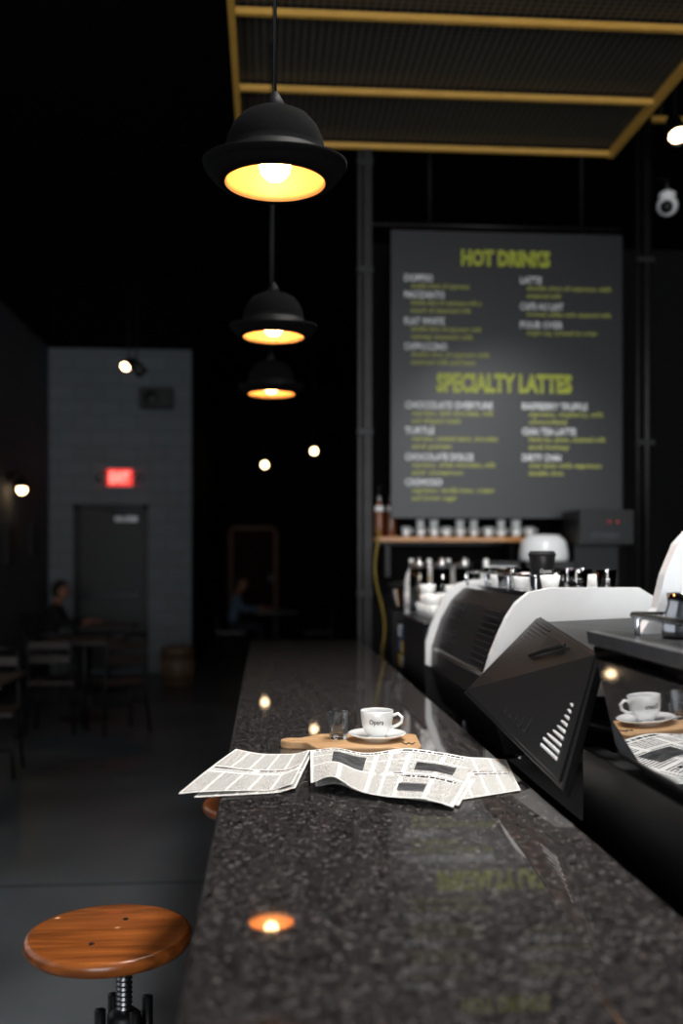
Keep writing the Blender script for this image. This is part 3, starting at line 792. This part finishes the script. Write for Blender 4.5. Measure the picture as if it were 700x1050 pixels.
# ------------------------------------------------------------------ seated people
def skin_mesh(nodes, edges, root=0, sub=2):
    me = bpy.data.meshes.new('sk'); me.from_pydata([n[0] for n in nodes], edges, [])
    o = bpy.data.objects.new('sk', me); scene.collection.objects.link(o)
    bpy.context.view_layer.objects.active = o
    sm = o.modifiers.new('s', 'SKIN'); ss = o.modifiers.new('u', 'SUBSURF'); ss.levels = sub; ss.render_levels = sub
    lay = me.skin_vertices[0].data
    for i, n in enumerate(nodes):
        r = n[1]; lay[i].radius = r if isinstance(r, tuple) else (r, r)
        lay[i].use_root = (i == root)
    dg = bpy.context.evaluated_depsgraph_get(); dg.update()
    r = bpy.data.meshes.new_from_object(o.evaluated_get(dg))
    vs = [v.co.copy() for v in r.vertices]; fs = [tuple(p.vertices) for p in r.polygons]
    bpy.data.objects.remove(o); bpy.data.meshes.remove(r)
    return vs, fs
def person(name, x, y, rz, shirt):
    X = T(x, y, 0, rz)
    N = [((0, 0, .53), (.13, .10)), ((0, .01, .68), (.125, .09)), ((0, .05, .84), (.145, .10)), ((0, .07, .94), (.12, .085)), ((0, .085, 1.01), .05), ((0, .105, 1.07), .048)]
    E = [(0, 1), (1, 2), (2, 3), (3, 4), (4, 5)]
    hands = []
    for sg in (-1, 1):
        b = len(N)
        N += [((sg*.155, .07, .935), .06), ((sg*.215, .16, .77), .046), ((sg*.225, .22, .775), .042), ((sg*.13, .44, .79), .028), ((sg*.115, .48, .79), (.035, .018))]
        E += [(3, b), (b, b+1), (b+1, b+2), (b+2, b+3), (b+3, b+4)]
        hands.append((sg, V((sg*.115, .48, .79))))
        b = len(N)
        N += [((sg*.09, .04, .515), .085), ((sg*.11, .40, .53), .062), ((sg*.11, .42, .45), .056), ((sg*.12, .40, .12), .038), ((sg*.12, .42, .055), .042), ((sg*.13, .54, .035), .034)]
        E += [(0, b), (b, b+1), (b+1, b+2), (b+2, b+3), (b+3, b+4), (b+4, b+5)]
    vs, fs = skin_mesh(N, E)
    ks = []
    for f in fs:
        c = sum((vs[i] for i in f), V())/len(f)
        if c.z > .985 and abs(c.x) < .09: k = 'skin'
        elif c.y > .40 and c.z > .70: k = 'skin'
        elif c.z < .09: k = 'shoe'
        elif c.z < .60: k = 'trouser'
        else: k = shirt
        ks.append(k)
    m = MB(); m.add(vs, fs, ks, True, X)
    for sg, p in hands:
        HN = [(tuple(p), (.03, .014))]; HE = []
        for i, (dx, L) in enumerate(((-.027, .058), (-.009, .070), (.009, .075), (.026, .066))):
            dx *= -sg; b = len(HN)
            HN += [((p.x+dx, p.y+.035, p.z+.002), .010), ((p.x+dx*1.1, p.y+.035+L*.5, p.z+.004), .0085), ((p.x+dx*1.15, p.y+.035+L, p.z-.010), .007)]
            HE += [(0, b), (b, b+1), (b+1, b+2)]
        b = len(HN); HN += [((p.x-sg*.035, p.y+.012, p.z), .011), ((p.x-sg*.052, p.y+.045, p.z-.006), .009)]; HE += [(0, b), (b, b+1)]
        v2, f2 = skin_mesh(HN, HE, 0, 1); m.add(v2, f2, 'skin', True, X)
    hc = V((0, .125, 1.145))
    def hw(p):
        q = V((p.x*.073, p.y*.092, p.z*.115))
        if p.y > 0: q.x *= 1-.18*max(0, -p.z); 
        if p.y > .85 and abs(p.x) < .25 and -.35 < p.z < .1: q.y += .016*(1-abs(p.x)/.25)
        if p.z < -.4 and p.y > 0: q.y *= .94
        return q
    n = 20; prof = [(max(1e-5, math.sin(math.pi*i/n)), -math.cos(math.pi*i/n)) for i in range(n+1)]
    m.lathe(prof, 'skin', tuple(hc), 28, X, hw)
    for sg in (-1, 1):
        m.sphere((hc.x+sg*.028, hc.y+.083, hc.z+.005), .011, 'eye', 10, X); m.sphere((hc.x+sg*.074, hc.y-.005, hc.z-.005), .026, 'skin', 12, X, (.35, .7, 1.1))
    m.sphere((hc.x, hc.y+.083, hc.z-.052), .016, 'lip', 12, X, (1.3, .5, .35))
    def hh(p):
        q = V((p.x*.081, p.y*.101-.006, p.z*.122+.006))
        if p.y > .35: q.z = max(q.z, .055+.02*(1-p.y))
        elif p.y > 0: q.z = max(q.z, .02)
        return q
    m.lathe(prof[6:], 'hair', tuple(hc), 28, X, hh)
    m.build(name)
person('seated_man', -2.47, 11.6, -90, 'shirtd'); person('seated_woman', -.50, 14.6, -90, 'shirtb')

# ------------------------------------------------------------------ lights
def area(name, loc, rot, sx, sy, p, col, spread=180):
    l = bpy.data.lights.new(name, 'AREA'); l.shape = 'RECTANGLE'; l.size = sx; l.size_y = sy; l.energy = p; l.color = col; l.spread = math.radians(spread)
    o = bpy.data.objects.new(name, l); o.location = loc; o.rotation_euler = [math.radians(a) for a in rot]; scene.collection.objects.link(o); return o
area('window_daylight_front', (1.0, YF-.16, 2.05), (90, 0, 0), 6.4, 3.0, 410, (.94, .97, 1.0))
area('window_daylight_left', (XL-.16, 4.0, 2.1), (90, 0, -90), 6.8, 2.3, 28, (.9, .95, 1.0))
for (x, y) in ((.75, 1.8), (.95, 3.15)):  # frames for the added fill lights, out of view in the canopy
    m = MB(); m.box((x-.33, y-.24, CAN+.0), (x+.33, y-.22, CAN+.042), 'blackm'); m.box((x-.33, y+.22, CAN+.0), (x+.33, y+.24, CAN+.042), 'blackm')
    m.box((x-.33, y-.22, CAN+.0), (x-.31, y+.22, CAN+.042), 'blackm'); m.box((x+.31, y-.22, CAN+.0), (x+.33, y+.22, CAN+.042), 'blackm')
    m.build('fill_light_frame')
area('bar_fill_light', (.75, 1.8, CAN+.02), (0, 0, 0), .6, .42, 30, (1.0, .98, .95), 110)  # added soft fill from above, brightens newspaper and counter
area('bar_fill_light', (.95, 3.15, CAN+.02), (0, 0, 0), .6, .42, 26, (1.0, .98, .95), 100)  # second added fill, further along the bar
spot(1.47, 3.25, 3.66, CAN, (0, 2.7, -1.6), 'bulb2', r=.05)  # unseen fixture, added to carry the menu fill spot
l = bpy.data.lights.new('menu_fill_spot', 'SPOT'); l.energy = 220; l.spot_size = math.radians(38); l.spot_blend = 1; l.shadow_soft_size = .05  # added spot, brightens the lower part of the menu board
o = bpy.data.objects.new('menu_fill_spot', l); d = V((0, 2.75, -1.85)); o.location = V((1.47, 3.25, 3.66))+d.normalized()*.06
o.rotation_euler = d.to_track_quat('-Z', 'Y').to_euler(); scene.collection.objects.link(o)
w = bpy.data.worlds.new('world'); scene.world = w; w.use_nodes = True
w.node_tree.nodes['Background'].inputs[0].default_value = (.5, .6, .75, 1); w.node_tree.nodes['Background'].inputs[1].default_value = .15

# ------------------------------------------------------------------ camera
cam = bpy.data.cameras.new('camera'); co = bpy.data.objects.new('camera', cam); scene.collection.objects.link(co)
co.location = (0, 0, 1.52); co.rotation_euler = (math.radians(90), 0, math.radians(-4.31))
cam.lens = 35; cam.sensor_width = 36; cam.sensor_fit = 'AUTO'; cam.shift_y = 47/1050; cam.clip_start = .05; cam.clip_end = 100
cam.dof.use_dof = True; cam.dof.focus_distance = 2.2; cam.dof.aperture_fstop = 1.8
scene.camera = co
scene.view_settings.view_transform = 'Standard'
